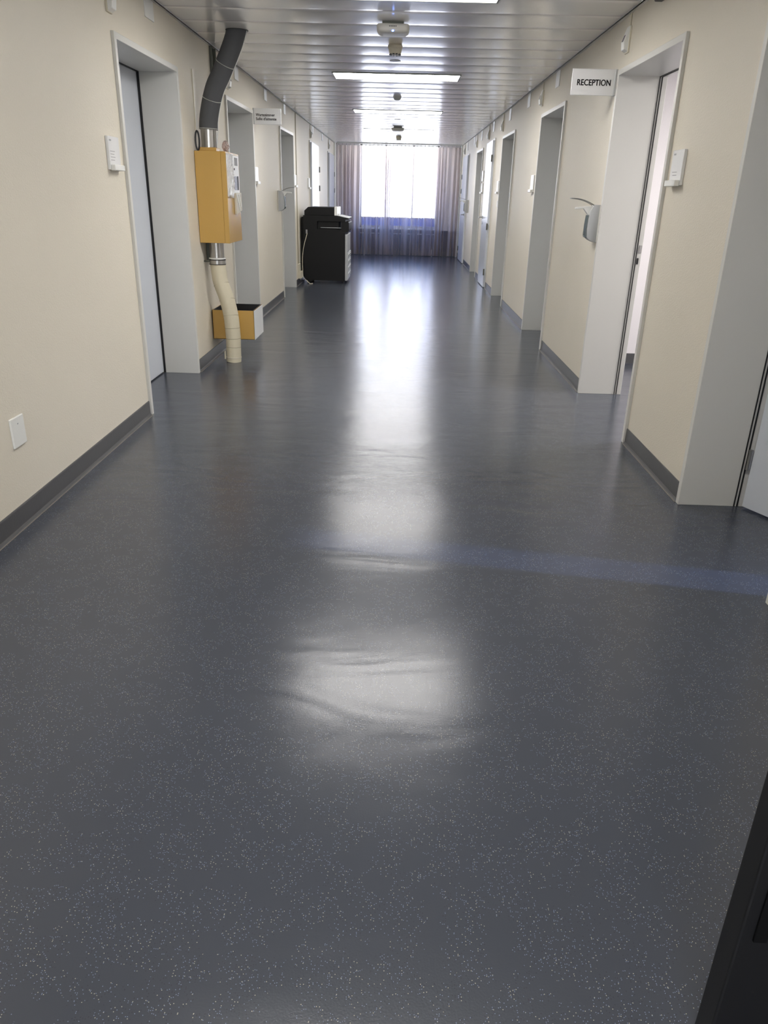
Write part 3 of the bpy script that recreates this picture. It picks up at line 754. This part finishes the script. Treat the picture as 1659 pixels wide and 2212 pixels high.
# ------------------------------------------------------------------ soap dispensers
def dispenser(X, s, y, z, label):
    """wall soap dispenser; profile in X/Z extruded along the wall"""
    r = thing('soap_dispenser', (X, y, z), label, 'soap dispenser', 'dispensers on the walls')
    wd = 0.095
    P_ = lambda d, h: (X - s * d, z + h)
    m = MB(); m.prism([P_(0, 0), P_(0.030, 0.004), P_(0.060, 0.018), P_(0.078, 0.034), P_(0.083, 0.09), P_(0.080, 0.16), P_(0.072, 0.21), P_(0.055, 0.250), P_(0.045, 0.257), P_(0, 0.257)], 'y', y, y + wd, 0.004)
    m.smooth = True; m.build('housing', M['silver'], r)
    m = MB(); m.prism([P_(0.060, 0.024), P_(0.088, 0.036), P_(0.093, 0.05), P_(0.092, 0.12), P_(0.088, 0.185), P_(0.07, 0.185)], 'y', y + 0.012, y + wd - 0.012, 0.003); m.build('bottle', M['bottle'], r)
    m = MB(); m.prism([P_(0.040, 0.250), P_(0.16, 0.240), P_(0.175, 0.236), P_(0.178, 0.228), P_(0.172, 0.224), P_(0.118, 0.230), P_(0.085, 0.190), P_(0.073, 0.190), P_(0.066, 0.22)], 'y', y + 0.030, y + wd - 0.030, 0.002); m.build('spout', M['white'], r)
    pts = smooth_path([(X - s * 0.035, y + 0.012, z + 0.245), (X - s * 0.09, y + 0.012, z + 0.273), (X - s * 0.15, y + 0.012, z + 0.291), (X - s * 0.215, y + 0.012, z + 0.297)], 5)
    pts2 = [p + Vector((0, wd - 0.024, 0)) for p in pts]
    mm = MB(); mm.tube(pts + [Vector((X - s * 0.22, y + wd / 2, z + 0.297))] + pts2[::-1], 0.0035, 8); mm.build('elbow_lever', M['steel'], r)
    MB().box((X, y - 0.002, z + 0.004), (X - s * 0.010, y + wd + 0.002, z + 0.255), 0.002, 1).build('back_plate', M['frame'], r)
    return r
dispenser(XR, 1, 5.82, 1.100, 'grey soap dispenser with white spout on the right wall below the reception sign')
dispenser(XL, -1, 10.72, 1.150, 'grey soap dispenser on the left wall before the third left doorway')
dispenser(XR, 1, 17.25, 1.066, 'small far soap dispenser on the right wall near the curtain')

# ------------------------------------------------------------------ photocopier
CY0, CY1 = 12.93, 13.72
cp = thing('photocopier', (-1.2, 13.3, 0), 'black office photocopier with silver front standing against the left wall', 'photocopier')
MB().prism([(-1.555, 0.045), (-0.892, 0.045), (-0.892, 0.80), (-0.955, 0.815), (-0.955, 0.845), (-1.345, 0.845), (-1.345, 0.965), (-0.885, 0.965), (-0.885, 1.0), (-1.065, 1.052), (-1.572, 1.052), (-1.572, 0.30)], 'y', CY0, CY1, 0.004).build('body', M['copier'], cp)
MB().box((-1.34, CY0 + 0.05, 0.846), (-1.00, CY1 - 0.05, 0.964)).build('output_recess', M['copier_dark'], cp)
MB().box((-1.29, CY0 + 0.004, 0.868), (-0.952, CY0 + 0.34, 0.874), 0.001, 1).build('output_tray', M['silver'], cp)
MB().prism([(-0.955, 0.810), (-0.885, 0.800), (-0.845, 0.812), (-0.828, 0.840), (-0.828, 0.950), (-0.84, 0.966), (-0.955, 0.968)], 'y', CY0 + 0.002, CY1, 0.004).build('front_housing', M['copier'], cp)
MB().prism([(-1.552, 1.053), (-1.065, 1.053), (-1.065, 1.178), (-1.488, 1.178), (-1.552, 1.122)], 'y', CY0 + 0.002, CY1 - 0.01, 0.005).build('document_feeder', M['copier'], cp)
MB().box((-1.0645, CY0 + 0.004, 1.056), (-1.020, CY1 - 0.02, 1.186), 0.004).build('feeder_front', M['white'], cp)
MB().prism([(-1.065, 1.0525), (-1.02, 1.0525), (-0.83, 1.018), (-0.832, 1.005), (-0.90, 1.000)], 'y', CY0 + 0.002, CY1 - 0.05, 0.002).build('control_console', M['copier'], cp)
MB().prism([(-1.02, 1.062), (-0.985, 1.058), (-0.829, 1.028), (-0.829, 1.019), (-1.02, 1.053)], 'y', CY0 + 0.002, CY1 - 0.05, 0.0015).build('touch_panel', M['silver'], cp)
MB().box((-1.012, CY0 + 0.01, 1.062), (-0.985, CY0 + 0.05, 1.088), 0.002).build('panel_hinge', M['white'], cp)
fp = MB().box((-0.891, CY0 + 0.001, 0.05), (-0.852, CY1, 0.775), 0.006).build('paper_front', M['silver'], cp)
for k, zz in enumerate((0.10, 0.20, 0.30, 0.40)):
    dr = MB().box((-0.853, CY0 + 0.02, zz), (-0.842, CY1 - 0.02, zz + 0.088), 0.003).build('paper_drawer', M['silver'], fp)
    MB().box((-0.843, CY0 + 0.05, zz + 0.055), (-0.836, CY0 + 0.65, zz + 0.07), 0.002).build('drawer_grip', M['white'], cp)
MB().prism([(-1.610, 0.115), (-1.573, 0.06), (-1.573, 1.03), (-1.615, 1.02), (-1.622, 0.30)], 'y', CY0 + 0.12, CY1 - 0.1, 0.004).build('rear_cover', M['copier_dark'], cp)
for xx, yy in ((-0.925, CY0 + 0.04), (-1.50, CY0 + 0.06), (-0.925, CY1 - 0.06), (-1.50, CY1 - 0.06)):
    MB().lathe([(0, -0.014), (0.024, -0.014), (0.024, 0.014), (0, 0.014)], 20, (xx, yy, 0.0245), Matrix.Rotation(PI / 2, 4, 'Y')).build('caster', M['black'], cp)
MB().box((-1.53, CY0 - 0.001, 0.775), (-1.505, CY0 - 0.016, 0.835), 0.002).build('side_plug', M['greyink'], cp)
cb = MB().tube(smooth_path([(-1.508, CY0 - 0.012, 0.78), (-1.525, CY0 - 0.02, 0.72), (-1.56, CY0 - 0.03, 0.60), (-1.585, CY0 - 0.03, 0.45), (-1.592, CY0 - 0.03, 0.32), (-1.59, CY0 - 0.025, 0.16), (-1.575, CY0 - 0.04, 0.085), (-1.52, CY0 - 0.10, 0.05), (-1.46, CY0 - 0.14, 0.008), (-1.42, CY0 - 0.10, 0.007)], 6), 0.0055, 8)
cb.build('power_cable', M['cream'], cp)
so_ = thing('socket_block', (XL, 12.60, 0.10), 'cream surface socket block on the wall behind the photocopier', 'socket')
MB().box((XL, 12.60, 0.20), (XL + 0.034, 12.72, 0.325), 0.003).build('upper_socket', M['cream'], so_)
MB().box((XL, 12.60, 0.098), (XL + 0.05, 12.86, 0.20), 0.003).build('lower_socket', M['cream'], so_)
o = MB().box((XL, 12.63, 0.10), (XL + 0.006, 12.70, ZC - 0.013), 0.001, 1).build('wall_duct_strip', M['duct_line'], loc=(XL, 12.66, 0.10)); tag(o, 'narrow brownish vertical joint strip on the left wall just before the photocopier', 'wall strip')

# ------------------------------------------------------------------ curtain, rail, radiator, pipes at the end
cu = thing('sheer_curtain', (-0.05, 19.5, 0.0), 'full-width sheer violet-grey curtain hanging in folds before the end window', 'curtain')
t = bmesh.new(); NXC = 900; zs = [0.015, 0.5, 1.0, 1.5, 2.0, 2.40, 2.44]
CX0, CX1 = -1.53, 1.40
def cpt(u, z):
    ph = u * 31 * 2 * PI + 1.3 * math.sin(u * 23) + 0.8 * math.sin(u * 57 + 1)
    k = 0.45 + 0.55 * min(1, (2.44 - z) / 0.5)
    wob = 0.25 * math.sin(z * 1.9 + u * 40)
    amp = 0.040 * (0.75 + 0.35 * math.sin(u * 37 + 2)) * k
    return (CX0 + (CX1 - CX0) * u + 0.030 * k * math.sin(2 * (ph + wob)) * (0.6 + 0.4 * math.sin(u * 19)), 19.50 + amp * math.sin(ph + wob), z)
rows = [[t.verts.new(cpt(i / NXC, z)) for i in range(NXC + 1)] for z in zs]
for a, b in zip(rows, rows[1:]):
    for i in range(NXC): t.faces.new((a[i], a[i + 1], b[i + 1], b[i]))
m = MB(); m._add(t); m.smooth = True; m.build('fabric', M['curtain'], cu)
MB().box((CX0, 19.485, 2.478), (CX1, 19.515, ZC - 0.002), 0.002, 1).build('curtain_rail', M['white'], cu)
for i in range(32):
    x = CX0 + 0.03 + i * (CX1 - CX0 - 0.06) / 31
    MB().box((x - 0.006, 19.494, 2.43), (x + 0.006, 19.506, 2.479), 0.002, 1).build('glider', M['silver'], cu)
rd = thing('radiator', (-0.05, 19.88, 0.12), 'low radiator with shade-coloured fins under the end window, seen through the curtain', 'radiator')
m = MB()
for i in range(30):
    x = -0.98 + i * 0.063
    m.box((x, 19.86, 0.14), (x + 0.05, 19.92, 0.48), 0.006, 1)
m.build('fins', M['low_shade'], rd)  # fins coloured dark to paint in the shade under the window
MB().box((-0.99, 19.855, 0.485), (0.92, 19.925, 0.505), 0.004).build('top_cover', M['silver'], rd)
for x in (-0.9, 0.8): MB().box((x, 19.88, 0.001), (x + 0.03, 19.90, 0.14)).build('foot', M['radiator'], rd)
for i, (x, lab) in enumerate(((XL + 0.03, 'left'), (XR - 0.03, 'right'))):
    o = MB().tube([(x, 19.62, 0.0), (x, 19.62, ZC - 0.002)], 0.022, 16).build('heating_pipe', M['white'], loc=(x, 19.62, 0)); tag(o, 'slim white vertical pipe in the far %s corner beside the curtain' % lab, 'pipe', 'pipes in the far corners')

# ------------------------------------------------------------------ black fire door edge at the lower right
bd = thing('black_door', (0.58, 0.85, 0), 'black door edge cutting the lower right corner of the view', 'door')
MB().box((0.578, 0.845, 0.008), (1.42, 0.895, 2.10), 0.004).build('leaf', M['black'], bd)
MB().box((0.600, 0.840, 0.30), (0.622, 0.8455, 1.9), 0.001, 1).build('edge_seal', M['copier'], bd)
MB().box((1.42, 0.84, 0), (XR, 0.90, 2.12)).build('post', M['black'], bd)
